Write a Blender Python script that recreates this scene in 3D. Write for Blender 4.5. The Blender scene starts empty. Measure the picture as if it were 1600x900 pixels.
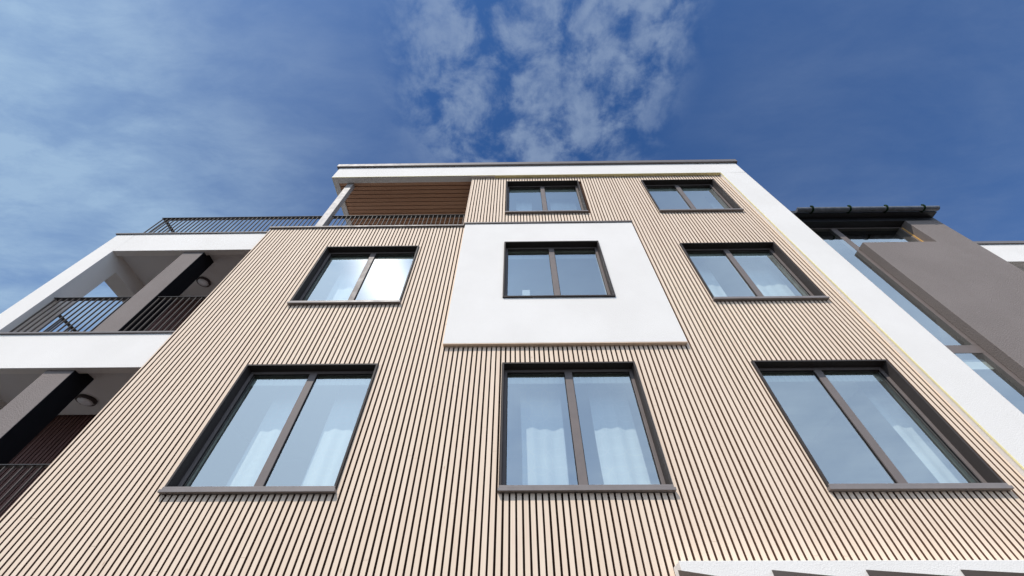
import bpy, bmesh, math, random
from mathutils import Vector, Matrix
random.seed(7)
scene = bpy.context.scene
COL = scene.collection
H = 1.7                                     # eye height; builders below use heights measured from the eye

# ------------------------------------------------------------------ camera
cam_d = bpy.data.cameras.new("camera")
cam = bpy.data.objects.new("camera", cam_d); COL.objects.link(cam)
cam_d.sensor_width = 36.0
cam_d.lens = 606.12 / 1600 * 36
cam_d.clip_start = 0.05; cam_d.clip_end = 3000
rt = Vector((0.99989906, 0.01410414, 0.00171429))
up = Vector((0.00982219, -0.77337813, 0.6338689))
fw = Vector((-0.01026597, 0.63378808, 0.7734386))
# world axes expressed in the camera -> rows are right, up, forward
P_, Y_, R_ = 0.884248109, -0.0161963796, 0.00270448112
fw = Vector((math.sin(Y_) * math.cos(P_), math.cos(Y_) * math.cos(P_), math.sin(P_)))
r0 = Vector((math.cos(Y_), -math.sin(Y_), 0)); u0 = r0.cross(fw)
rt = math.cos(R_) * r0 + math.sin(R_) * u0
up = -math.sin(R_) * r0 + math.cos(R_) * u0
m3 = Matrix((rt, up, -fw)).transposed()
cam.matrix_world = Matrix.Translation((0, 0, H)) @ m3.to_4x4()
scene.camera = cam
scene.render.resolution_x, scene.render.resolution_y = 1024, 576

# ------------------------------------------------------------------ node helper
def N(nt, typ, ins=None, **props):
    n = nt.nodes.new(typ)
    for k, v in props.items(): setattr(n, k, v)
    for k, v in (ins or {}).items():
        s = n.inputs[k]
        if isinstance(v, bpy.types.NodeSocket): nt.links.new(v, s)
        else: s.default_value = v
    return n
def MATH(nt, op, a, b=0.0, c=0.0, clamp=False):
    n = nt.nodes.new('ShaderNodeMath'); n.operation = op; n.use_clamp = clamp
    for i, v in enumerate((a, b, c)):
        if isinstance(v, bpy.types.NodeSocket): nt.links.new(v, n.inputs[i])
        else: n.inputs[i].default_value = v
    return n.outputs[0]
def SMOOTH(nt, v, lo, hi, a=0.0, b=1.0):
    n = nt.nodes.new('ShaderNodeMapRange'); n.interpolation_type = 'SMOOTHSTEP'
    nt.links.new(v, n.inputs[0])
    for i, x in enumerate((lo, hi, a, b)): n.inputs[i + 1].default_value = x
    return n.outputs[0]

# ------------------------------------------------------------------ sky, clouds, sun
SUN_DIR = Vector((-0.3226, -0.5729, 0.7534)).normalized()
SKY_STRENGTH = 0.088
SUN_STRENGTH = 3.5
world = bpy.data.worlds.new("World"); scene.world = world; world.use_nodes = True
nt = world.node_tree; nt.nodes.clear()
sky = N(nt, 'ShaderNodeTexSky', sky_type='NISHITA', sun_disc=False)
sky.sun_elevation = math.asin(SUN_DIR.z)
sky.sun_rotation = math.atan2(SUN_DIR.x, SUN_DIR.y)
sky.altitude = 300; sky.air_density = 1.0; sky.dust_density = 1.0; sky.ozone_density = 4.0
tc = N(nt, 'ShaderNodeTexCoord')
sep = N(nt, 'ShaderNodeSeparateXYZ', {0: tc.outputs['Generated']})
zz = MATH(nt, 'MAXIMUM', sep.outputs[2], 0.06)
px = MATH(nt, 'DIVIDE', sep.outputs[0], zz)          # a flat cloud layer seen from below
py = MATH(nt, 'DIVIDE', sep.outputs[1], zz)
pv = N(nt, 'ShaderNodeCombineXYZ', {0: px, 1: py}).outputs[0]
def noise(v, scale, detail, rough, dist=0.0, off=(0, 0, 0), st=(1, 1, 1), rot=0.0):
    mp = N(nt, 'ShaderNodeMapping', {0: v, 'Location': off, 'Rotation': (0, 0, rot), 'Scale': st})
    return N(nt, 'ShaderNodeTexNoise', {'Vector': mp.outputs[0], 'Scale': scale, 'Detail': detail, 'Roughness': rough, 'Distortion': dist}).outputs[0]
def blob(cx, cy, rx, ry):
    a = MATH(nt, 'DIVIDE', MATH(nt, 'SUBTRACT', px, cx), rx)
    b = MATH(nt, 'DIVIDE', MATH(nt, 'SUBTRACT', py, cy), ry)
    d = MATH(nt, 'SQRT', MATH(nt, 'ADD', MATH(nt, 'MULTIPLY', a, a), MATH(nt, 'MULTIPLY', b, b)))
    return SMOOTH(nt, d, 1.25, 0.6)
puff_n = noise(pv, 9.0, 12, 0.60, 0.2, (3.1, 1.7, 0.0))
fine_n = noise(pv, 22.0, 8, 0.6, 0.2, (1.3, 4.2, 0.0))
streak_n = noise(pv, 4.5, 10, 0.66, 0.35, (2.2, 9.3, 0.0), (1.0, 3.0, 1.0), math.radians(-28))
big_n = noise(pv, 2.2, 6, 0.55, 0.3, (0.4, 5.2, 0.0))
wisp_n = noise(pv, 1.9, 8, 0.60, 0.3, (7.7, 2.3, 0.0), (1.0, 2.2, 1.0), math.radians(35))
puff_m = MATH(nt, 'MAXIMUM', blob(0.05, 0.21, 0.33, 0.40), blob(0.22, 0.12, 0.18, 0.22))
puff = MATH(nt, 'MULTIPLY', MATH(nt, 'MULTIPLY', SMOOTH(nt, puff_n, 0.37, 0.62), SMOOTH(nt, fine_n, 0.15, 0.65, 0.62, 1.15)), puff_m)
hole = MATH(nt, 'SUBTRACT', 1.0, MATH(nt, 'MULTIPLY', puff_m, 0.85))
left = SMOOTH(nt, px, -0.10, -1.15)
right = SMOOTH(nt, px, 0.2, 0.7)
veil = MATH(nt, 'ADD', MATH(nt, 'MULTIPLY', left, 0.62), MATH(nt, 'MULTIPLY', right, 0.17))
veil = MATH(nt, 'ADD', veil, MATH(nt, 'MULTIPLY', SMOOTH(nt, px, -0.16, -0.32), 0.16))
veil = MATH(nt, 'MULTIPLY', veil, SMOOTH(nt, wisp_n, 0.25, 0.72, 0.55, 1.25))
topl = MATH(nt, 'MULTIPLY', SMOOTH(nt, px, -0.55, -1.1), SMOOTH(nt, py, 0.75, 0.1, 0.0, 0.16))
veil = MATH(nt, 'ADD', veil, topl)
veil = MATH(nt, 'MULTIPLY', veil, SMOOTH(nt, streak_n, 0.28, 0.70, 0.84, 1.14))
veil = MATH(nt, 'MULTIPLY', veil, hole)
back_c = MATH(nt, 'MULTIPLY', SMOOTH(nt, py, 0.0, -0.5), SMOOTH(nt, big_n, 0.45, 0.75, 0.0, 0.6))
low_c = MATH(nt, 'MULTIPLY', blob(-0.38, 0.72, 0.32, 0.16), SMOOTH(nt, puff_n, 0.42, 0.7, 0.0, 0.5))
ddot = N(nt, 'ShaderNodeVectorMath', {0: tc.outputs['Generated'], 1: tuple(SUN_DIR)}, operation='DOT_PRODUCT').outputs['Value']
aure = MATH(nt, 'POWER', MATH(nt, 'MAXIMUM', ddot, 0.0), 9.0)          # thin cloud scatters sunlight forward, so it is brighter towards the sun
leftb = SMOOTH(nt, sep.outputs[0], 0.5, -0.4, 0.9, 1.0)
hazy = MATH(nt, 'MULTIPLY', MATH(nt, 'MULTIPLY', SMOOTH(nt, py, 0.0, -0.5), SMOOTH(nt, big_n, 0.3, 0.7, 0.85, 1.12)), SMOOTH(nt, sep.outputs[2], 0.95, 0.58, 0.38, 0.72))
back_c = MATH(nt, 'MAXIMUM', back_c, MATH(nt, 'MULTIPLY', hazy, leftb))
skyg = N(nt, 'ShaderNodeMix', {0: 1.0, 6: sky.outputs[0]}, data_type='RGBA', blend_type='MULTIPLY')
skyg.inputs[7].default_value = (0.52, 0.95, 1.42, 1)
cloud_col = N(nt, 'ShaderNodeMix', {0: left}, data_type='RGBA')
cloud_col.inputs[6].default_value = (4.9, 6.4, 9.0, 1); cloud_col.inputs[7].default_value = (5.4, 7.9, 11.2, 1)
backc = N(nt, 'ShaderNodeMix', {0: SMOOTH(nt, py, 0.0, -0.4), 6: cloud_col.outputs[2]}, data_type='RGBA')
backc.inputs[7].default_value = (5.9, 7.2, 9.0, 1)
cloud_b = N(nt, 'ShaderNodeVectorMath', {0: backc.outputs[2], 'Scale': MATH(nt, 'ADD', MATH(nt, 'ADD', 0.7, SMOOTH(nt, py, 0.0, -0.5, 0.0, 0.95)), MATH(nt, 'MULTIPLY', aure, 0.55))}, operation='SCALE').outputs[0]
amt = MATH(nt, 'ADD', MATH(nt, 'ADD', MATH(nt, 'MULTIPLY', puff, 0.60), veil), MATH(nt, 'ADD', back_c, low_c), clamp=True)
mixc = N(nt, 'ShaderNodeMix', {0: amt, 6: skyg.outputs[2], 7: cloud_b}, data_type='RGBA')
bg = N(nt, 'ShaderNodeBackground', {0: mixc.outputs[2], 1: SKY_STRENGTH})
out = N(nt, 'ShaderNodeOutputWorld', {0: bg.outputs[0]})

sd = bpy.data.lights.new("sun", 'SUN'); sd.energy = SUN_STRENGTH; sd.angle = math.radians(0.5); sd.color = (1.0, 0.94, 0.86)
sun = bpy.data.objects.new("sun", sd); COL.objects.link(sun)
sun.rotation_euler = SUN_DIR.to_track_quat('Z', 'Y').to_euler(); sun.location = (-8, -14, 22)

scene.view_settings.view_transform = 'Standard'; scene.view_settings.look = 'None'
scene.view_settings.exposure = 0.0; scene.view_settings.gamma = 1.0
scene.view_settings.use_curve_mapping = False
scene.cycles.max_bounces = 10; scene.cycles.transparent_max_bounces = 12
scene.cycles.caustics_reflective = False; scene.cycles.caustics_refractive = False
scene.cycles.sample_clamp_indirect = 6.0

# ------------------------------------------------------------------ materials
def new_mat(name):
    m = bpy.data.materials.new(name); m.use_nodes = True
    m.node_tree.nodes.clear()
    return m, m.node_tree
def finish(nt, shader): N(nt, 'ShaderNodeOutputMaterial', {0: shader})
def principled(nt, col, rough, metal=0.0, spec=0.5, normal=None):
    ins = {'Base Color': col if isinstance(col, bpy.types.NodeSocket) else (*col, 1), 'Roughness': rough, 'Metallic': metal, 'Specular IOR Level': spec}
    if normal is not None: ins['Normal'] = normal
    return N(nt, 'ShaderNodeBsdfPrincipled', ins).outputs[0]
def ramp2(nt, fac, c0, c1, lo=0.3, hi=0.7):
    r = N(nt, 'ShaderNodeMix', {0: SMOOTH(nt, fac, lo, hi)}, data_type='RGBA')
    r.inputs[6].default_value = (*c0, 1); r.inputs[7].default_value = (*c1, 1)
    return r.outputs[2]
def stucco(name, c0, c1, grain=75, dist=0.006, strength=0.5):
    m, nt = new_mat(name)
    pos = N(nt, 'ShaderNodeNewGeometry').outputs['Position']
    blot = N(nt, 'ShaderNodeTexNoise', {'Vector': pos, 'Scale': 0.9, 'Detail': 6, 'Roughness': 0.6}).outputs[0]
    fine = N(nt, 'ShaderNodeTexNoise', {'Vector': pos, 'Scale': grain, 'Detail': 4, 'Roughness': 0.65}).outputs[0]
    mid = N(nt, 'ShaderNodeTexVoronoi', {'Vector': pos, 'Scale': grain * 1.1}).outputs[0]
    h = MATH(nt, 'ADD', fine, MATH(nt, 'MULTIPLY', mid, 0.5))
    b = N(nt, 'ShaderNodeBump', {'Height': h, 'Strength': strength, 'Distance': dist}).outputs[0]
    finish(nt, principled(nt, ramp2(nt, blot, c0, c1), 0.9, spec=0.25, normal=b))
    return m
def metal(name, col, rough=0.45, spec=0.5, var=0.06):
    m, nt = new_mat(name)
    pos = N(nt, 'ShaderNodeNewGeometry').outputs['Position']
    n = N(nt, 'ShaderNodeTexNoise', {'Vector': pos, 'Scale': 7, 'Detail': 8, 'Roughness': 0.7}).outputs[0]
    c = ramp2(nt, n, tuple(x * (1 - var) for x in col), tuple(x * (1 + var) for x in col))
    fine = N(nt, 'ShaderNodeTexNoise', {'Vector': pos, 'Scale': 400, 'Detail': 2}).outputs[0]
    b = N(nt, 'ShaderNodeBump', {'Height': fine, 'Strength': 0.15, 'Distance': 0.001}).outputs[0]
    r = SMOOTH(nt, n, 0.3, 0.7, rough - 0.06, rough + 0.08)
    finish(nt, principled(nt, c, r, spec=spec, normal=b))
    return m
PITCH = 0.06956; GAP0 = -3.846
def wood(name, c_lo, c_hi, axis=0, pitch=PITCH, origin=GAP0, grain=(60, 60, 2.2), var=0.5, knots=True, edge=None):
    m, nt = new_mat(name)
    pos = N(nt, 'ShaderNodeNewGeometry').outputs['Position']
    s = N(nt, 'ShaderNodeSeparateXYZ', {0: pos}).outputs
    cell = MATH(nt, 'FLOOR', MATH(nt, 'DIVIDE', MATH(nt, 'SUBTRACT', s[axis], origin), pitch))
    wn = N(nt, 'ShaderNodeTexWhiteNoise', {'W': cell}, noise_dimensions='1D')
    shift = N(nt, 'ShaderNodeVectorMath', {0: pos, 1: wn.outputs[1]}, operation='ADD')
    sc = N(nt, 'ShaderNodeVectorMath', {0: shift.outputs[0], 1: (7.0, 7.0, 7.0)}, operation='MULTIPLY')
    off = N(nt, 'ShaderNodeVectorMath', {0: pos, 1: N(nt, 'ShaderNodeVectorMath', {0: wn.outputs[1], 1: (9, 9, 9)}, operation='MULTIPLY').outputs[0]}, operation='ADD').outputs[0]
    mp = N(nt, 'ShaderNodeMapping', {0: off, 'Scale': grain}).outputs[0]
    g = N(nt, 'ShaderNodeTexNoise', {'Vector': mp, 'Scale': 1.0, 'Detail': 7, 'Roughness': 0.62, 'Distortion': 0.6}).outputs[0]
    t = MATH(nt, 'ADD', MATH(nt, 'MULTIPLY', wn.outputs[0], var), MATH(nt, 'MULTIPLY', SMOOTH(nt, g, 0.28, 0.72), 1 - var))
    c = N(nt, 'ShaderNodeMix', {0: t}, data_type='RGBA')
    c.inputs[6].default_value = (*c_lo, 1); c.inputs[7].default_value = (*c_hi, 1)
    col = c.outputs[2]
    if knots:
        kp = N(nt, 'ShaderNodeMapping', {0: off, 'Scale': (9, 9, 3.2)}).outputs[0]
        vor = N(nt, 'ShaderNodeTexVoronoi', {'Vector': kp, 'Scale': 1.0})
        k = MATH(nt, 'MULTIPLY', SMOOTH(nt, vor.outputs[0], 0.10, 0.03), MATH(nt, 'GREATER_THAN', N(nt, 'ShaderNodeSeparateXYZ', {0: vor.outputs[1]}).outputs[0], 0.55))
        kc = N(nt, 'ShaderNodeMix', {0: MATH(nt, 'MULTIPLY', k, 0.55), 6: col}, data_type='RGBA')
        kc.inputs[7].default_value = (c_lo[0] * 0.55, c_lo[1] * 0.42, c_lo[2] * 0.32, 1)
        col = kc.outputs[2]
    if edge:                                   # board edges are stained dark brown
        gn = N(nt, 'ShaderNodeSeparateXYZ', {0: N(nt, 'ShaderNodeNewGeometry').outputs['True Normal']}).outputs[0]
        ec = N(nt, 'ShaderNodeMix', {0: MATH(nt, 'GREATER_THAN', MATH(nt, 'ABSOLUTE', gn), 0.7), 6: col}, data_type='RGBA')
        ec.inputs[7].default_value = (*edge, 1); col = ec.outputs[2]
    b = N(nt, 'ShaderNodeBump', {'Height': g, 'Strength': 0.25, 'Distance': 0.002}).outputs[0]
    finish(nt, principled(nt, col, 0.72, spec=0.3, normal=b))
    return m

M = {}
M['white'] = stucco('white_render', (0.805, 0.765, 0.72), (0.85, 0.81, 0.765), 85, 0.005, 0.5)
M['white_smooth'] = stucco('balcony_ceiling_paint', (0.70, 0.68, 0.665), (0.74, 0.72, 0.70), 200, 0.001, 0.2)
M['grey'] = stucco('taupe_render', (0.22, 0.187, 0.173), (0.245, 0.209, 0.194), 55, 0.010, 0.7)
M['slat'] = wood('pale_larch', (0.785, 0.608, 0.462), (0.872, 0.703, 0.552), edge=(0.17, 0.095, 0.060))
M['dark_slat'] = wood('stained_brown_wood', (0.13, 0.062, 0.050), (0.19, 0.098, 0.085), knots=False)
M['soffit'] = wood('soffit_boards', (0.50, 0.26, 0.15), (0.64, 0.37, 0.23), axis=1, pitch=0.118, origin=0.0, grain=(2.5, 60, 60), var=0.55, knots=False)
M['backing'] = metal('dark_backing', (0.075, 0.042, 0.028), 0.9, 0.1)
M['frame'] = metal('bronze_aluminium', (0.19, 0.160, 0.150), 0.5, 0.25)
M['sill'] = metal('bronze_sill_metal', (0.23, 0.20, 0.19), 0.45, 0.4)
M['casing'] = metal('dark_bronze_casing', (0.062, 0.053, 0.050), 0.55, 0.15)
M['frame_dark'] = metal('dark_bronze_metal', (0.075, 0.058, 0.052), 0.45, 0.4)
M['rail'] = metal('railing_bronze', (0.115, 0.098, 0.088), 0.6, 0.2)
M['rail_dark'] = metal('railing_dark_metal', (0.035, 0.031, 0.030), 0.5, 0.4)
M['cap'] = metal('coping_metal', (0.17, 0.148, 0.140), 0.5, 0.4)
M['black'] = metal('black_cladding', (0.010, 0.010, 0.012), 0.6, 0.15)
M['charcoal'] = metal('charcoal_metal', (0.022, 0.022, 0.025), 0.5, 0.35)
M['yellow'] = metal('pale_yellow_trim', (0.95, 0.86, 0.47), 0.6, 0.3, 0.03)
M['brass'] = metal('brass_strip', (0.72, 0.42, 0.14), 0.4, 0.5, 0.05)
M['post'] = metal('light_grey_post', (0.42, 0.385, 0.365), 0.55, 0.35, 0.02)
M['gutter'] = metal('zinc_gutter', (0.15, 0.155, 0.175), 0.42, 0.6, 0.35)
M['moss'] = metal('mossy_bracket', (0.012, 0.030, 0.010), 0.9, 0.1, 0.5)
M['plaster'] = stucco('interior_plaster', (0.78, 0.79, 0.74), (0.82, 0.83, 0.78), 150, 0.001, 0.2)
M['floor'] = wood('interior_oak', (0.40, 0.28, 0.18), (0.50, 0.36, 0.24), axis=0, pitch=0.12, origin=0, knots=False)
M['card'] = metal('white_card', (0.78, 0.80, 0.80), 0.8, 0.2, 0.02)
M['lens'] = metal('lamp_lens', (0.85, 0.85, 0.87), 0.3, 0.6, 0.05)
M['paving'] = stucco('grey_paving', (0.055, 0.053, 0.050), (0.085, 0.080, 0.075), 60, 0.004, 0.4)
M['concrete'] = stucco('terrace_concrete', (0.30, 0.29, 0.28), (0.34, 0.33, 0.32), 60, 0.003, 0.4)

def glass_mat(name, tint, refl):
    m, nt = new_mat(name)
    geo = N(nt, 'ShaderNodeNewGeometry').outputs
    cosi = MATH(nt, 'ABSOLUTE', N(nt, 'ShaderNodeVectorMath', {0: geo['Normal'], 1: geo['Incoming']}, operation='DOT_PRODUCT').outputs['Value'])
    fr = MATH(nt, 'POWER', MATH(nt, 'SUBTRACT', 1.0, cosi), 4.0)
    fac = MATH(nt, 'ADD', MATH(nt, 'MULTIPLY', fr, 0.65), refl, clamp=True)
    pos = geo['Position']
    nz = N(nt, 'ShaderNodeTexNoise', {'Vector': pos, 'Scale': 0.8, 'Detail': 1}).outputs[0]
    b = N(nt, 'ShaderNodeBump', {'Height': nz, 'Strength': 0.06, 'Distance': 0.02}).outputs[0]
    g = N(nt, 'ShaderNodeBsdfGlossy', {'Color': (0.91, 0.98, 1.0, 1), 'Roughness': 0.0, 'Normal': b}, distribution='GGX').outputs[0]
    dust = N(nt, 'ShaderNodeBsdfGlossy', {'Color': (1, 1, 1, 1), 'Roughness': 0.22, 'Normal': b}, distribution='BECKMANN').outputs[0]
    g2 = N(nt, 'ShaderNodeMixShader', {0: 0.012, 1: g, 2: dust}).outputs[0]
    t = N(nt, 'ShaderNodeBsdfTransparent', {0: (*tint, 1)}).outputs[0]
    finish(nt, N(nt, 'ShaderNodeMixShader', {0: fac, 1: t, 2: g2}).outputs[0])
    return m
M['glass'] = glass_mat('coated_window_glass', (0.93, 1.0, 0.985), 0.41)

def curtain_mat():
    m, nt = new_mat('leaf_pattern_voile')
    uv = N(nt, 'ShaderNodeUVMap').outputs[0]
    s = N(nt, 'ShaderNodeSeparateXYZ', {0: uv}).outputs
    cell = 0.24
    u = MATH(nt, 'FRACT', MATH(nt, 'DIVIDE', s[0], cell)); v = MATH(nt, 'FRACT', MATH(nt, 'DIVIDE', s[1], cell))
    best = None
    for cx in (0, 1):
        for cy in (0, 1):
            dx = MATH(nt, 'SUBTRACT', u, cx); dy = MATH(nt, 'SUBTRACT', v, cy)
            d = MATH(nt, 'SQRT', MATH(nt, 'ADD', MATH(nt, 'MULTIPLY', dx, dx), MATH(nt, 'MULTIPLY', dy, dy)))
            e = MATH(nt, 'ABSOLUTE', MATH(nt, 'SUBTRACT', d, 0.7071))
            best = e if best is None else MATH(nt, 'MINIMUM', best, e)
    line = SMOOTH(nt, best, 0.045, 0.02)
    weave = N(nt, 'ShaderNodeTexNoise', {'Vector': uv, 'Scale': 140, 'Detail': 2}).outputs[0]
    c = N(nt, 'ShaderNodeMix', {0: MATH(nt, 'ADD', MATH(nt, 'MULTIPLY', line, 0.42), MATH(nt, 'MULTIPLY', weave, 0.2))}, data_type='RGBA')
    c.inputs[6].default_value = (0.82, 0.87, 0.87, 1); c.inputs[7].default_value = (0.93, 0.94, 0.94, 1)
    d = N(nt, 'ShaderNodeBsdfDiffuse', {0: c.outputs[2]}).outputs[0]
    t = N(nt, 'ShaderNodeBsdfTranslucent', {0: c.outputs[2]}).outputs[0]
    finish(nt, N(nt, 'ShaderNodeMixShader', {0: 0.12, 1: d, 2: t}).outputs[0])
    return m
M['curtain'] = curtain_mat()
M['valance'] = metal('pale_green_grey_fabric', (0.80, 0.83, 0.74), 0.9, 0.1, 0.04)

# ------------------------------------------------------------------ builders
def wpos(o):
    p = Vector((0, 0, 0))
    while o is not None: p += o.location; o = o.parent
    return p
def empty(name, loc, label=None, cat=None, group=None, kind=None):
    o = bpy.data.objects.new(name, None); COL.objects.link(o); o.location = (loc[0], loc[1], loc[2] + H)
    o.empty_display_size = 0.2
    return tag(o, label, cat, group, kind)
def tag(o, label=None, cat=None, group=None, kind=None):
    for k, v in (('label', label), ('category', cat), ('group', group), ('kind', kind)):
        if v: o[k] = v
    return o
class MB:
    """collects faces (heights from the eye), then links them as one mesh object"""
    def __init__(s): s.v = []; s.f = []; s.uv = {}; s.smooth = False
    def box(s, x0, x1, y0, y1, z0, z1):
        b = len(s.v)
        for z in (z0, z1):
            s.v += [(x0, y0, z), (x1, y0, z), (x1, y1, z), (x0, y1, z)]
        for q in ((0, 3, 2, 1), (4, 5, 6, 7), (0, 1, 5, 4), (1, 2, 6, 5), (2, 3, 7, 6), (3, 0, 4, 7)):
            s.f.append(tuple(b + i for i in q))
        return s
    def quad(s, a, b, c, d):
        n = len(s.v); s.v += [a, b, c, d]; s.f.append((n, n + 1, n + 2, n + 3)); return s
    def prism_x(s, prof, x0, x1):                # polygon in (y, z), counter-clockwise seen from +x, extruded along x
        n = len(prof); b = len(s.v)
        s.v += [(x0, y, z) for y, z in prof] + [(x1, y, z) for y, z in prof]
        s.f.append(tuple(b + i for i in reversed(range(n)))); s.f.append(tuple(b + n + i for i in range(n)))
        for i in range(n):
            j = (i + 1) % n; s.f.append((b + i, b + j, b + n + j, b + n + i))
        return s
    def holed(s, x0, x1, z0, z1, y0, y1, holes):
        """upright slab with rectangular holes (hx0, hx1, hz0, hz1); only outer faces are made"""
        xs = sorted({x0, x1, *[h[0] for h in holes], *[h[1] for h in holes]}); xs = [x for x in xs if x0 <= x <= x1]
        zs = sorted({z0, z1, *[h[2] for h in holes], *[h[3] for h in holes]}); zs = [z for z in zs if z0 <= z <= z1]
        def full(i, k):
            if not (0 <= i < len(xs) - 1 and 0 <= k < len(zs) - 1): return False
            cx = (xs[i] + xs[i + 1]) / 2; cz = (zs[k] + zs[k + 1]) / 2
            return not any(h[0] < cx < h[1] and h[2] < cz < h[3] for h in holes)
        for i in range(len(xs) - 1):
            for k in range(len(zs) - 1):
                if not full(i, k): continue
                a, b, c, d = xs[i], xs[i + 1], zs[k], zs[k + 1]
                s.quad((a, y0, c), (b, y0, c), (b, y0, d), (a, y0, d)); s.quad((a, y1, c), (a, y1, d), (b, y1, d), (b, y1, c))
                if not full(i - 1, k): s.quad((a, y0, c), (a, y0, d), (a, y1, d), (a, y1, c))
                if not full(i + 1, k): s.quad((b, y0, c), (b, y1, c), (b, y1, d), (b, y0, d))
                if not full(i, k - 1): s.quad((a, y0, c), (a, y1, c), (b, y1, c), (b, y0, c))
                if not full(i, k + 1): s.quad((a, y0, d), (b, y0, d), (b, y1, d), (a, y1, d))
        return s
    def ring_xz(s, x0, x1, z0, z1, w, y0, y1, wb=None, wt=None):
        """rectangular frame of bar width w"""
        return s.holed(x0, x1, z0, z1, y0, y1, [(x0 + w, x1 - w, z0 + (w if wb is None else wb), z1 - (w if wt is None else wt))])
    def lathe(s, c, prof, n=40):                 # prof: (r, z) pairs turned about the vertical through c
        b = len(s.v); k = len(prof)
        for i in range(n):
            a = 2 * math.pi * i / n
            for r, z in prof: s.v.append((c[0] + r * math.cos(a), c[1] + r * math.sin(a), c[2] + z))
        for i in range(n):
            j = (i + 1) % n
            for q in range(k - 1): s.f.append((b + i * k + q, b + j * k + q, b + j * k + q + 1, b + i * k + q + 1))
        s.smooth = True
        return s
    def build(s, name, mat, parent=None, bevel=0.0, weld=False):
        me = bpy.data.meshes.new(name)
        o = bpy.data.objects.new(name, me); COL.objects.link(o)
        if parent is not None: o.parent = parent
        off = wpos(parent) if parent is not None else Vector((0, 0, 0))
        me.from_pydata([(x - off.x, y - off.y, z + H - off.z) for x, y, z in s.v], [], s.f)
        if s.uv:
            l = me.uv_layers.new(name='UVMap')
            for i, lp in enumerate(me.loops): l.data[i].uv = s.uv[lp.vertex_index]
        if weld or bevel:
            bm = bmesh.new(); bm.from_mesh(me); bmesh.ops.remove_doubles(bm, verts=bm.verts, dist=1e-5); bm.to_mesh(me); bm.free()
        me.materials.append(mat)
        if s.smooth:
            for p in me.polygons: p.use_smooth = True
        if bevel:
            bv = o.modifiers.new('bevel', 'BEVEL'); bv.width = bevel; bv.segments = 2; bv.limit_method = 'ANGLE'; bv.angle_limit = math.radians(40)
        return o

# ------------------------------------------------------------------ ground (out of frame, it bounces light up)
g = MB(); g.quad((-400, -400, -H), (400, -400, -H), (400, 400, -H), (-400, 400, -H))
tag(g.build('ground', M['paving']), kind='structure')

# ------------------------------------------------------------------ main building
YS = 4.300                       # face of the slats
YB = 4.345                       # face of the wall behind them
XL, XR, XT = -5.33, 5.45, -1.13  # left end of slats, right end, left edge of top storey
Z7, ZR = 7.36, 9.905             # parapet of the low part, soffit of the roof frame
BLD = empty('apartment_building', (0, 5, -H), 'four storey apartment building with pale wood slat cladding, white render frame and bronze windows', 'building')

WIN = {  # x0, x1, z0, z1, face
    'BL': (-3.83, -1.955, 1.845, 3.565, YS), 'BC': (-0.205, 1.657, 1.845, 3.565, YS), 'BR': (3.285, 5.158, 1.845, 3.565, YS),
    'ML': (-3.82, -1.945, 4.885, 6.60, YS), 'MC': (-0.225, 1.655, 4.905, 6.605, 4.235), 'MR': (3.285, 5.158, 4.885, 6.588, YS),
    'TC': (-0.222, 1.65, 7.945, 9.632, YS), 'TR': (3.28, 5.150, 7.935, 9.605, YS)}
holes = [w[:4] for w in WIN.values()]

# wall behind the slats, with the window openings
wb = MB()
wb.holed(XL + 0.05, 6.10, -H, Z7 - 0.01, YB, 4.56, [h for h in holes])
wb.build('wall', M['backing'], BLD, weld=True)
wt_ = MB().holed(XT + 0.02, 6.10, Z7 - 0.009, ZR + 0.02, YB, 4.56, holes)
wt_.build('wall', M['backing'], BLD, weld=True)

# slats
PAN = (-1.085, 2.500, 3.890, 7.36)
sl = MB()
k0 = int(math.floor((XL - GAP0) / PITCH)) ; GAPW = 0.0225
k = k0
while True:
    c = GAP0 + k * PITCH
    a, b = c + GAPW / 2, c + PITCH - GAPW / 2
    k += 1
    if a > XR - 0.02: break
    if b < XL + 0.02: continue
    b = min(b, XR - 0.002); a += random.uniform(-0.0012, 0.0012); b += random.uniform(-0.0012, 0.0012)
    top = Z7 - 0.002 if (a + b) / 2 < XT else ZR - 0.014
    spans = [(-H + 0.2, top)]
    def cut(lo, hi):
        global spans
        r = []
        for p, q in spans:
            if hi <= p or lo >= q: r.append((p, q)); continue
            if lo > p: r.append((p, lo))
            if hi < q: r.append((hi, q))
        spans = r
    cx0, cx1 = a, b
    for n, w in WIN.items():
        if n == 'MC': continue
        if b > w[0] - 0.012 and a < w[1] + 0.012:
            if a < w[0] - 0.004 < b and (w[0] - 0.004 - a) > 0.006: # slat is ripped narrower beside the casing
                cut(w[2] - 0.04, w[3] + 0.003); sl.box(a, w[0] - 0.004, YS, YB - 0.001, w[2] - 0.0405, w[3] + 0.0035)
            elif a < w[1] + 0.004 < b and (b - w[1] - 0.004) > 0.006:
                cut(w[2] - 0.04, w[3] + 0.003); sl.box(w[1] + 0.004, b, YS, YB - 0.001, w[2] - 0.0405, w[3] + 0.0035)
            else: cut(w[2] - 0.04, w[3] + 0.003)
    if b > PAN[0] and a < PAN[1]:
        if a < PAN[0] or b > PAN[1]: pass
        else: cut(PAN[2] + 0.012, PAN[3] + 0.04)
    dy = random.uniform(0, 0.0015)
    for p, q in spans:
        # boards are butted end to end at irregular heights
        cuts = [p]; zc = p + random.uniform(0.8, 3.4)
        while zc < q - 0.5: cuts.append(zc); zc += random.uniform(2.4, 3.6)
        cuts.append(q)
        for c0, c1 in zip(cuts, cuts[1:]):
            d2 = dy + random.uniform(0, 0.001)
            sl.box(a, b, YS + d2, YB - 0.001, c0 + (0.0018 if c0 != p else 0), c1)
sl.build('slat_cladding', M['slat'], BLD, bevel=0.0)
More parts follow.
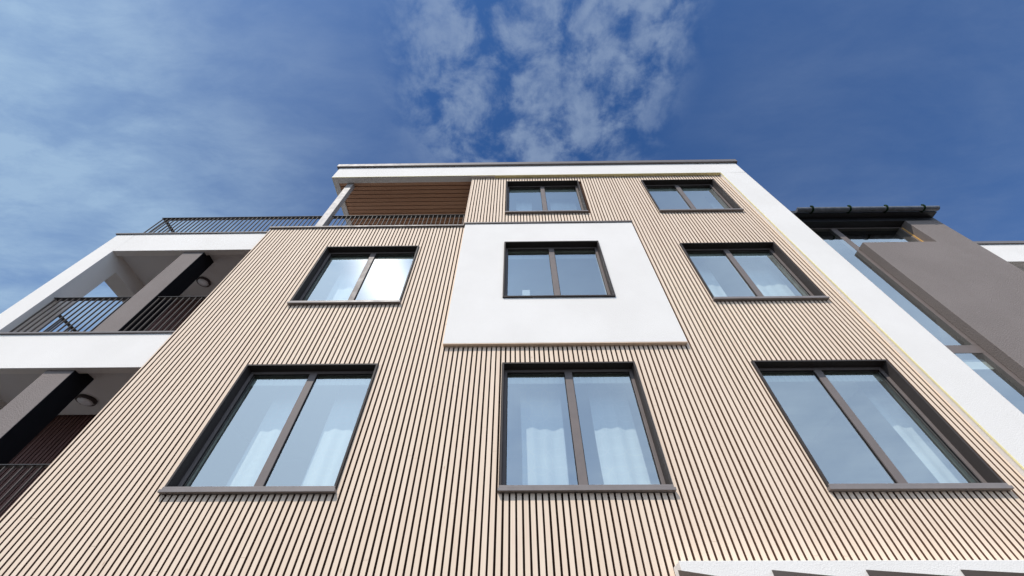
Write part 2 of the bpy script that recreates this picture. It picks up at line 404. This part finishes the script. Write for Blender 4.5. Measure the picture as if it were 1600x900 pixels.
MB().box(XL - 0.012, XL + 0.012, YS - 0.004, 4.40, -H + 0.2, Z7 - 0.004).build('corner_board', M['slat'], BLD, bevel=0.002)
MB().box(XT - 0.012, XT + 0.006, YS - 0.004, 4.40, Z7 + 0.06, ZR - 0.014).build('corner_board', M['slat'], BLD, bevel=0.002)

# windows
def window(key):
    x0, x1, z0, z1, yf = WIN[key]
    lip = yf - 0.030
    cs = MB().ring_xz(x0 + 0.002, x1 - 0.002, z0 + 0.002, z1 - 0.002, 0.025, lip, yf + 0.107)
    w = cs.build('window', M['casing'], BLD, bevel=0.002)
    xi0, xi1, zi0, zi1 = x0 + 0.0265, x1 - 0.0265, z0 + 0.0265, z1 - 0.0265
    fy0, fy1 = yf + 0.104, yf + 0.175
    xm = (x0 + x1) / 2
    fr = MB(); a, b = xm - 0.052, xm + 0.052
    fr.holed(xi0, xi1, zi0, zi1, fy0, fy1, [(xi0 + 0.043, a, zi0 + 0.05, zi1 - 0.045), (b, xi1 - 0.043, zi0 + 0.05, zi1 - 0.045)])
    fr.build('window_frame', M['frame'], w, bevel=0.003)
    for p, q in ((xi0 + 0.043, a), (b, xi1 - 0.043)):
        MB().ring_xz(p + 0.0005, q - 0.0005, zi0 + 0.0505, zi1 - 0.0455, 0.008, fy0 + 0.018, fy0 + 0.024).build('gasket', M['black'], w)
        gy = fy0 + 0.026
        MB().quad((p, gy, zi0 + 0.05), (q, gy, zi0 + 0.05), (q, gy, zi1 - 0.045), (p, gy, zi1 - 0.045)).build('pane', M['glass'], w)
    if key != 'MC':
        MB().box(x0 - 0.012, x1 + 0.010, yf - 0.058, YB - 0.003, z0 - 0.036, z0 - 0.004).build('sill', M['sill'], w, bevel=0.003)
        MB().box(x0 + 0.004, x1 - 0.004, yf - 0.046, lip - 0.001, z0 + 0.0, z0 + 0.026).build('sill_trim', M['sill'], w, bevel=0.002)
    return w
for kx in WIN: window(kx)

# white rendered panel round the middle window
mc = WIN['MC']
MB().holed(PAN[0], PAN[1], PAN[2] + 0.008, PAN[3], 4.235, 4.329, [mc[:4]]).build('rendered_panel', M['white'], BLD, bevel=0.004)
MB().box(PAN[0] + 0.001, PAN[1] - 0.001, 4.237, 4.329, PAN[2] - 0.004, PAN[2] + 0.0075).build('panel_soffit', M['slat'], BLD)
MB().box(PAN[0] - 0.03, PAN[1] + 0.02, 4.210, YB - 0.001, PAN[3] + 0.001, PAN[3] + 0.045).build('panel_coping', M['cap'], BLD, bevel=0.004)
MB().box(PAN[1] + 0.003, PAN[1] + 0.035, 4.262, YB - 0.002, 7.13, 7.20).build('overflow_spout', M['frame'], BLD, bevel=0.004)

# white roof frame and right pilaster
rf = MB()
rf.box(-4.90, 6.10, 4.222, 4.395, ZR, 10.51)          # front beam
rf.box(-4.90, -4.765, 4.395, 7.6, ZR, 10.51)          # left beam
rf.box(-4.765, 6.10, 7.4, 7.6, ZR, 10.51)
rf.box(XR, 6.10, 4.222, 8.4, -H, ZR)                  # pilaster
rf.build('roof_frame', M['white'], BLD, bevel=0.004)
MB().box(-4.764, 5.449, 4.396, 7.39, 9.975, 10.50).build('roof_slab', M['concrete'], BLD)
cp = MB(); cp.box(-4.965, 6.155, 4.165, 7.66, 10.512, 10.66)
cp.build('roof_coping', M['cap'], BLD, bevel=0.005)
so = MB(); y = 4.402
while y < 6.42:
    so.box(-4.76, XT - 0.014, y, y + 0.098, 9.935 + random.uniform(0, 0.003), 9.968); y += 0.118
so.build('wood_soffit', M['soffit'], BLD)
yt = MB(); yt.box(XT + 0.6, XR - 0.013, 4.224, YS - 0.001, ZR - 0.012, ZR - 0.001)
yt.box(XR - 0.008, XR - 0.001, 4.219, 4.240, 1.0, ZR - 0.013)
yt.box(-4.903, XT + 0.6, 4.2195, 4.228, ZR - 0.007, ZR + 0.006)
yt.box(-4.903, -4.895, 4.228, 7.5, ZR - 0.007, ZR + 0.006)
yt.build('yellow_trim', M['yellow'], BLD)
# recessed terrace of the top storey
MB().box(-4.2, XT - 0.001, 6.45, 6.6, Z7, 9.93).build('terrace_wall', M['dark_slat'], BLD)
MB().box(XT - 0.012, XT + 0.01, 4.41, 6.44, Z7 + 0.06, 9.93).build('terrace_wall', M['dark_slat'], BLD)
MB().box(-4.535, -4.365, 4.41, 4.53, Z7 + 0.05, 9.932).build('terrace_post', M['post'], BLD, bevel=0.004)
MB().box(-8.78, XT + 0.0, 4.57, 7.6, 7.0, 7.30).build('terrace_floor', M['concrete'], BLD)
MB().box(XL - 0.04, PAN[0] - 0.032, 4.262, 4.56, Z7 + 0.001, Z7 + 0.046).build('parapet_coping', M['cap'], BLD, bevel=0.004)

# balconies on the left
YF = 4.40
ZF = [(6.715, 7.355), (3.632, 4.312)]
fa = MB()
fa.box(-8.38, XL + 0.05, YF, 4.535, ZF[0][0], ZF[0][1])
fa.box(-8.38, XL + 0.05, YF, 4.535, ZF[1][0], ZF[1][1])
fa.box(-8.38, XL + 0.05, YF, 4.535, 0.6, 1.25)
fa.box(-8.78, -8.38, YF, 4.775, -H, ZF[0][1])            # corner post
for z0, z1 in ZF: fa.box(-8.78, -8.38, 4.775, 5.9, z0 - 0.24, z1)
fa.box(-8.78, -8.38, 4.775, 5.9, 0.4, 1.25)
fa.build('balcony_frame', M['white'], BLD, bevel=0.004)
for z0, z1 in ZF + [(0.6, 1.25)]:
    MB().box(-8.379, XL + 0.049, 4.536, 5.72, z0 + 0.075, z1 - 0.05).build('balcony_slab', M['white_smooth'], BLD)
    MB().box(-8.82, XL - 0.013, YF - 0.028, 4.56, z1 + 0.001, z1 + 0.033).build('slab_edge_flashing', M['cap'], BLD, bevel=0.003)
# back wall of the balconies, brown slats on a dark wall, and the side wall of the flat
MB().box(-8.37, XL + 0.3, 5.78, 5.95, -H, 6.98).build('balcony_back_wall', M['backing'], BLD)
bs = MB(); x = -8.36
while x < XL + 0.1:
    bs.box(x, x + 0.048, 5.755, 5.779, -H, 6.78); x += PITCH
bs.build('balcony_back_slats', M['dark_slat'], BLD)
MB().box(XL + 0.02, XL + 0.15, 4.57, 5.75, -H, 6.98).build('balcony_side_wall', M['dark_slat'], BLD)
# columns: taupe render in front, black cladding on the sides
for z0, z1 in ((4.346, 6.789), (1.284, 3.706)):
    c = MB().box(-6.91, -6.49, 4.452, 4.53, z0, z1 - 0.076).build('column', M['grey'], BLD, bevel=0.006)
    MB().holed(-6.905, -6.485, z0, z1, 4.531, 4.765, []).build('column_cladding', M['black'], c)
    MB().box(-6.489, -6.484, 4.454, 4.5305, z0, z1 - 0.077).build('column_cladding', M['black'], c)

# railings
def railing(name, segs, z0, z1, step, off=0.0, side=None, post_w=0.0):
    """segs: x ranges at y=ry; flat uprights under a flat handrail"""
    ry = 4.475
    r = MB()
    for a, b in segs: r.box(a, b, ry, ry + 0.085, z1 - 0.012, z1)
    if side: r.box(side[0], side[0] + 0.085, ry + 0.0851 if side[1] < ry + 0.09 else side[1], side[2], z1 - 0.012, z1)
    o = r.build(name, M['rail_dark'], BLD, bevel=0.003)
    bt = MB()
    for a, b in segs: bt.box(a, b, ry + 0.02, ry + 0.062, z0 + 0.02, z0 + 0.04)
    bt.build('bottom_rail', M['rail_dark'], o)
    src = None
    for a, b in segs:
        n = int((b - a - 0.04) / step)
        for i in range(n + 1):
            x = a + 0.03 + off + i * step
            if x > b - 0.012: break
            if src is None:
                src = MB().box(x, x + 0.012, ry + 0.012, ry + 0.034, z0 + 0.04, z1 - 0.0125).build('baluster', M['rail'], o); sx = x
            else:
                c = src.copy(); COL.objects.link(c); c.parent = o; c.location.x += x - sx
    if side:
        n = int((side[2] - side[1]) / step)
        for i in range(1, n + 1):
            y = side[1] + i * step
            MB().box(side[0] + 0.02, side[0] + 0.06, y, y + 0.010, z0 + 0.04, z1 - 0.0125).build('baluster', M['rail'], o)
    return o
railing('terrace_railing', [(-8.47, -4.537), (-4.363, XT - 0.03)], 7.40, 8.255, 0.1035, side=(-8.47, 4.46, 6.4))
railing('balcony_railing', [(-8.375, -6.915), (-6.48, XL - 0.016)], 4.346, 5.32, 0.1115, side=(-8.66, 4.79, 5.75))
railing('balcony_railing', [(-8.375, -6.915), (-6.48, XL - 0.016)], 1.284, 2.24, 0.1115, side=(-8.66, 4.79, 5.75))

# interior of the flats, seen through the glass
inn = MB()
for z0, z1 in ((-H, -1.5), (0.70, 0.95), (3.765, 4.0), (6.82, 7.05)):
    inn.box(XL + 0.16, XR - 0.01, 4.561, 8.2, z0, z1)
inn.box(XT + 0.03, XR - 0.01, 4.561, 7.39, 9.80, 9.97)
for xa in (-1.2, 2.45):
    for z0, z1 in ((0.951, 3.764), (4.001, 6.819), (7.051, 9.799)): inn.box(xa, xa + 0.12, 4.561, 7.38, z0, z1)
for z0, z1 in ((0.951, 3.764), (4.001, 6.819)):
    inn.box(XL + 0.16, XL + 0.30, 4.561, 7.38, z0, z1); inn.box(XL + 0.16, XR - 0.02, 7.385, 7.6, z0, z1)
inn.box(XT + 0.03, XR - 0.02, 7.2, 7.38, 7.051, 9.799)
for x0, x1, z0, z1, yf in WIN.values(): pass
inn.build('interior', M['plaster'], BLD)
lin = MB()
for key, (x0, x1, z0, z1, yf) in WIN.items():      # plaster reveals lining the openings indoors
    lin.ring_xz(x0 + 0.001, x1 - 0.001, z0 + 0.001, z1 - 0.001, 0.024, max(yf + 0.176, YB + 0.03), 4.5605)
lin.box(mc[0], mc[1], 4.561, 4.69, 4.905, 4.946)
lin.build('inner_reveal', M['plaster'], BLD)

# entrance canopy, lower right
cn = MB().box(1.43, 7.5, 4.10, YS - 0.003, 0.72, 1.138).build('canopy', M['white'], BLD, bevel=0.004)
for i in range(6):
    x = 1.397 + i * 0.8163
    MB().prism_x([(4.095, 1.066), (3.25, 0.805), (3.25, 0.775), (3.9, 0.86), (4.095, 0.74)], x, x + 0.022).build('canopy_arm', M['frame_dark'], cn)

# ------------------------------------------------------------------ stair tower on the right
TW = empty('stair_tower', (9, 6, -H), 'taupe rendered stair tower with tall glazed strip and gutter beside the white frame', 'building')
GY = 4.80
MB().holed(7.735, 10.16, -H, 8.27, GY, 4.97, [(7.6, 9.38, 7.345, 8.3)]).build('wall', M['grey'], TW, bevel=0.006)
MB().box(9.385, 10.159, 4.971, 8.0, -H, 8.27).build('wall', M['grey'], TW)
MB().box(6.2, 10.16, 4.801, 5.2, 8.272, 8.43).build('eaves_fascia', M['charcoal'], TW)
MB().box(6.2, 10.19, 4.66, 8.0, 8.431, 8.56).build('roof', M['charcoal'], TW)
MB().box(6.2, 9.38, 7.0, 7.2, -H, 8.27).build('inner_wall', M['plaster'], TW)
MB().box(6.2, 9.38, 5.06, 6.99, 4.0, 4.2).build('landing', M['plaster'], TW)
gx0, gx1, zg0, zg1 = 6.2, 9.379, -H, 8.268
fr = MB(); tz = (4.265, 4.44)
m0, m1 = 7.655, 7.80
fr.box(gx0, gx1, 4.9725, 5.05, zg1 - 0.05, zg1 - 0.001)
fr.box(m0, m1, 4.9725, 5.05, tz[1], zg1 - 0.051); fr.box(m0, m1, 4.9725, 5.05, zg0, tz[0])
fr.box(gx0, gx1, 4.9725, 5.05, tz[0] + 0.001, tz[1] - 0.001)
fr.box(gx1 - 0.07, gx1 - 0.001, 4.9725, 5.05, tz[1], zg1 - 0.051)
cw = fr.build('curtain_wall_frame', M['frame'], TW, bevel=0.003)
for a, b in ((gx0, m0), (m1, gx1 - 0.07)):
    for c, d in ((zg0, tz[0]), (tz[1], zg1 - 0.05)):
        MB().quad((a, 4.978, c), (b, 4.978, c), (b, 4.978, d), (a, 4.978, d)).build('pane', M['glass'], cw)
MB().box(gx1 - 0.03, gx1 - 0.002, 4.955, 4.972, 7.35, 8.2).build('brass_strip', M['brass'], TW)
gu = MB()
n = 14; prof_o = [(-0.068 * math.cos(math.pi * i / n) , -0.068 * math.sin(math.pi * i / n)) for i in range(n + 1)]
prof_i = [(-0.060 * math.cos(math.pi * i / n), -0.060 * math.sin(math.pi * i / n)) for i in range(n + 1)]
prof = [(4.585 + y, 8.475 + z) for y, z in prof_o] + [(4.585 + y, 8.475 + z) for y, z in reversed(prof_i)]
gu.prism_x(prof, 6.80, 10.17)
gu.prism_x([(4.585 + y, 8.475 + z) for y, z in prof_o], 10.17, 10.175)
gu.prism_x([(4.585 + y, 8.475 + z) for y, z in prof_o], 6.795, 6.80)
gut = gu.build('gutter', M['gutter'], TW)
for x in (7.158, 8.053, 8.928, 9.814):
    b = MB()
    po = [(4.585 - 0.082 * math.cos(math.pi * i / n), 8.478 - 0.082 * math.sin(math.pi * i / n)) for i in range(n + 1)]
    pi_ = [(4.585 - 0.0685 * math.cos(math.pi * i / n), 8.476 - 0.0685 * math.sin(math.pi * i / n)) for i in range(n + 1)]
    b.prism_x(po + pi_[::-1], x - 0.022, x + 0.022)
    b.box(x - 0.03, x + 0.03, 4.50, 4.53, 8.465, 8.53); b.box(x - 0.02, x + 0.02, 4.655, 4.665, 8.40, 8.475)
    b.build('gutter_bracket', M['moss'], gut, bevel=0.006)

# ------------------------------------------------------------------ far white building
FB = empty('white_building', (20, 11, -H), 'far white rendered building with grey roof edge, behind the taupe stair tower', 'building')
MB().box(15, 30, 9.0, 9.25, 12.30, 13.50).build('roof_fascia', M['white'], FB, bevel=0.01)
MB().box(14.95, 30.05, 8.94, 14, 13.502, 13.66).build('roof_coping', M['cap'], FB)
MB().box(15, 30, 9.251, 14, 12.36, 13.5).build('roof_slab', M['white_smooth'], FB)
MB().box(15, 30, 11.0, 11.3, -H, 12.359).build('wall', M['grey'], FB)
MB().box(15, 30, 9.0, 9.25, -H, 9.6).build('wall', M['white'], FB)
MB().box(15, 30, 9.251, 10.99, 9.3, 9.6).build('balcony_slab', M['concrete'], FB)

# ------------------------------------------------------------------ things inside and on the building
def curtain(x0, x1, z0, z1, label, y=4.80, amp=0.009, wl=0.19):
    mb = MB(); nx = max(12, int((x1 - x0) / 0.012)); ph = random.uniform(0, 6); nz = 10
    pts = []; s = 0; last = None
    for i in range(nx + 1):
        x = x0 + (x1 - x0) * i / nx
        yy = y + amp * math.sin(2 * math.pi * x / wl + ph) + 0.012 * math.sin(2 * math.pi * x / (wl * 2.7) + ph * 2)
        if last: s += math.hypot(x - last[0], yy - last[1])
        pts.append((x, yy, s)); last = (x, yy)
    for j in range(nz + 1):
        z = z0 + (z1 - z0) * j / nz
        for x, yy, u in pts:
            mb.uv[len(mb.v)] = (u, z)
            mb.v.append((x + 0.006 * math.sin(z * 3 + x * 9), y + (yy - y) * (0.6 + 0.4 * (1 - j / nz)), z))
    for j in range(nz):
        for i in range(nx):
            a = j * (nx + 1) + i; mb.f.append((a, a + 1, a + nx + 2, a + nx + 1))
    mb.smooth = True
    o = mb.build('curtain', M['curtain'])
    md = o.modifiers.new('thickness', 'SOLIDIFY'); md.thickness = 0.002
    return tag(o, label, 'curtain', 'leaf pattern curtains behind the windows')
FL = {'B': (0.97, 3.60), 'M': (4.02, 6.655), 'T': (7.07, 9.64)}
CUR = [
 ('BL', -3.56, -3.18, 'pale patterned curtain in the left pane of the lowest left window'),
 ('BL', -2.64, -2.02, 'pale patterned curtain in the right pane of the lowest left window'),
 ('BC', 0.05, 0.62, 'pale patterned curtain in the left pane of the window under the white panel'),
 ('BC', 1.04, 1.60, 'pale patterned curtain in the right pane of the window under the white panel'),
 ('BR', 5.02, 5.34, 'narrow gathered curtain at the right edge of the lowest right window'),
 ('ML', -3.62, -3.17, 'pale curtain in the left pane of the sun struck window left of the white panel'),
 ('ML', -2.66, -2.02, 'pale curtain in the sun glaring right pane of the window left of the white panel'),
 ('MR', 3.62, 3.97, 'pale patterned curtain in the left pane of the window right of the white panel'),
 ('MR', 4.60, 5.24, 'pale patterned curtain in the right pane of the window right of the white panel'),
 ('TC', 0.02, 0.44, 'curtain in the left pane of the top floor window above the white panel'),
 ('TC', 0.93, 1.60, 'curtain in the right pane of the top floor window above the white panel'),
 ('TR', 5.10, 5.34, 'narrow curtain at the right edge of the top right window'),
]
for key, a, b, lab in CUR:
    z0, z1 = FL[key[0]]
    curtain(a, b, z0, z1, lab)
VL = {'BL': 'lowest left window', 'BC': 'lowest window under the white panel', 'BR': 'lowest right window', 'ML': 'sun struck window left of the white panel',
      'MC': 'window in the white panel', 'MR': 'window right of the white panel', 'TC': 'top floor window above the white panel', 'TR': 'top right window'}
for key, lab in VL.items():
    x0, x1, z0, z1, yf = WIN[key]
    top = {'B': 3.764, 'M': 6.819, 'T': 9.799}[key[0]]
    v = MB(); x = x0 + 0.030
    while x < x1 - 0.035:
        v.box(x, min(x + 0.080, x1 - 0.028), 4.492, 4.505, z1 - 0.205, z1 - 0.030); x += 0.088
    v.box(x0 + 0.03, x1 - 0.03, 4.506, 4.52, z1 - 0.195, z1 - 0.031)
    tag(v.build('pleated_valance', M['valance'], None, bevel=0.006), 'pale pleated valance at the head of the ' + lab, 'valance', 'pleated valances at the window heads')

for (x, y, z), lab in (((-6.96, 5.28, 6.789), 'round ceiling lamp with dark rim under the upper balcony ceiling'), ((-6.95, 5.27, 3.706), 'round ceiling lamp with dark rim under the lower balcony ceiling')):
    L = empty('ceiling_lamp', (x, y, z), lab, 'ceiling lamp', 'balcony ceiling lamps')
    MB().lathe((x, y, z), [(0.0, -0.001), (0.135, -0.001), (0.140, -0.01), (0.140, -0.045), (0.132, -0.05), (0.112, -0.05), (0.108, -0.03), (0.0, -0.03)]).build('rim', M['frame_dark'], L)
    MB().lathe((x, y, z), [(0.106, -0.031), (0.105, -0.056), (0.09, -0.066), (0.05, -0.074), (0.0, -0.076)]).build('lens', M['lens'], L)
    ck = MB()
    for a in (0.6, 2.7, 4.8):
        cx, cy = x + 0.12 * math.cos(a), y + 0.12 * math.sin(a); ck.box(cx - 0.008, cx + 0.008, cy - 0.008, cy + 0.008, z - 0.062, z - 0.046)
    ck.build('clip', M['post'], L, bevel=0.002)

kd = MB(); kd.box(0.115, 0.255, 4.60, 4.612, 4.947, 5.552)
tag(kd.build('white_card', M['card'], None, bevel=0.002), 'white card standing upright behind the window in the white panel', 'card')
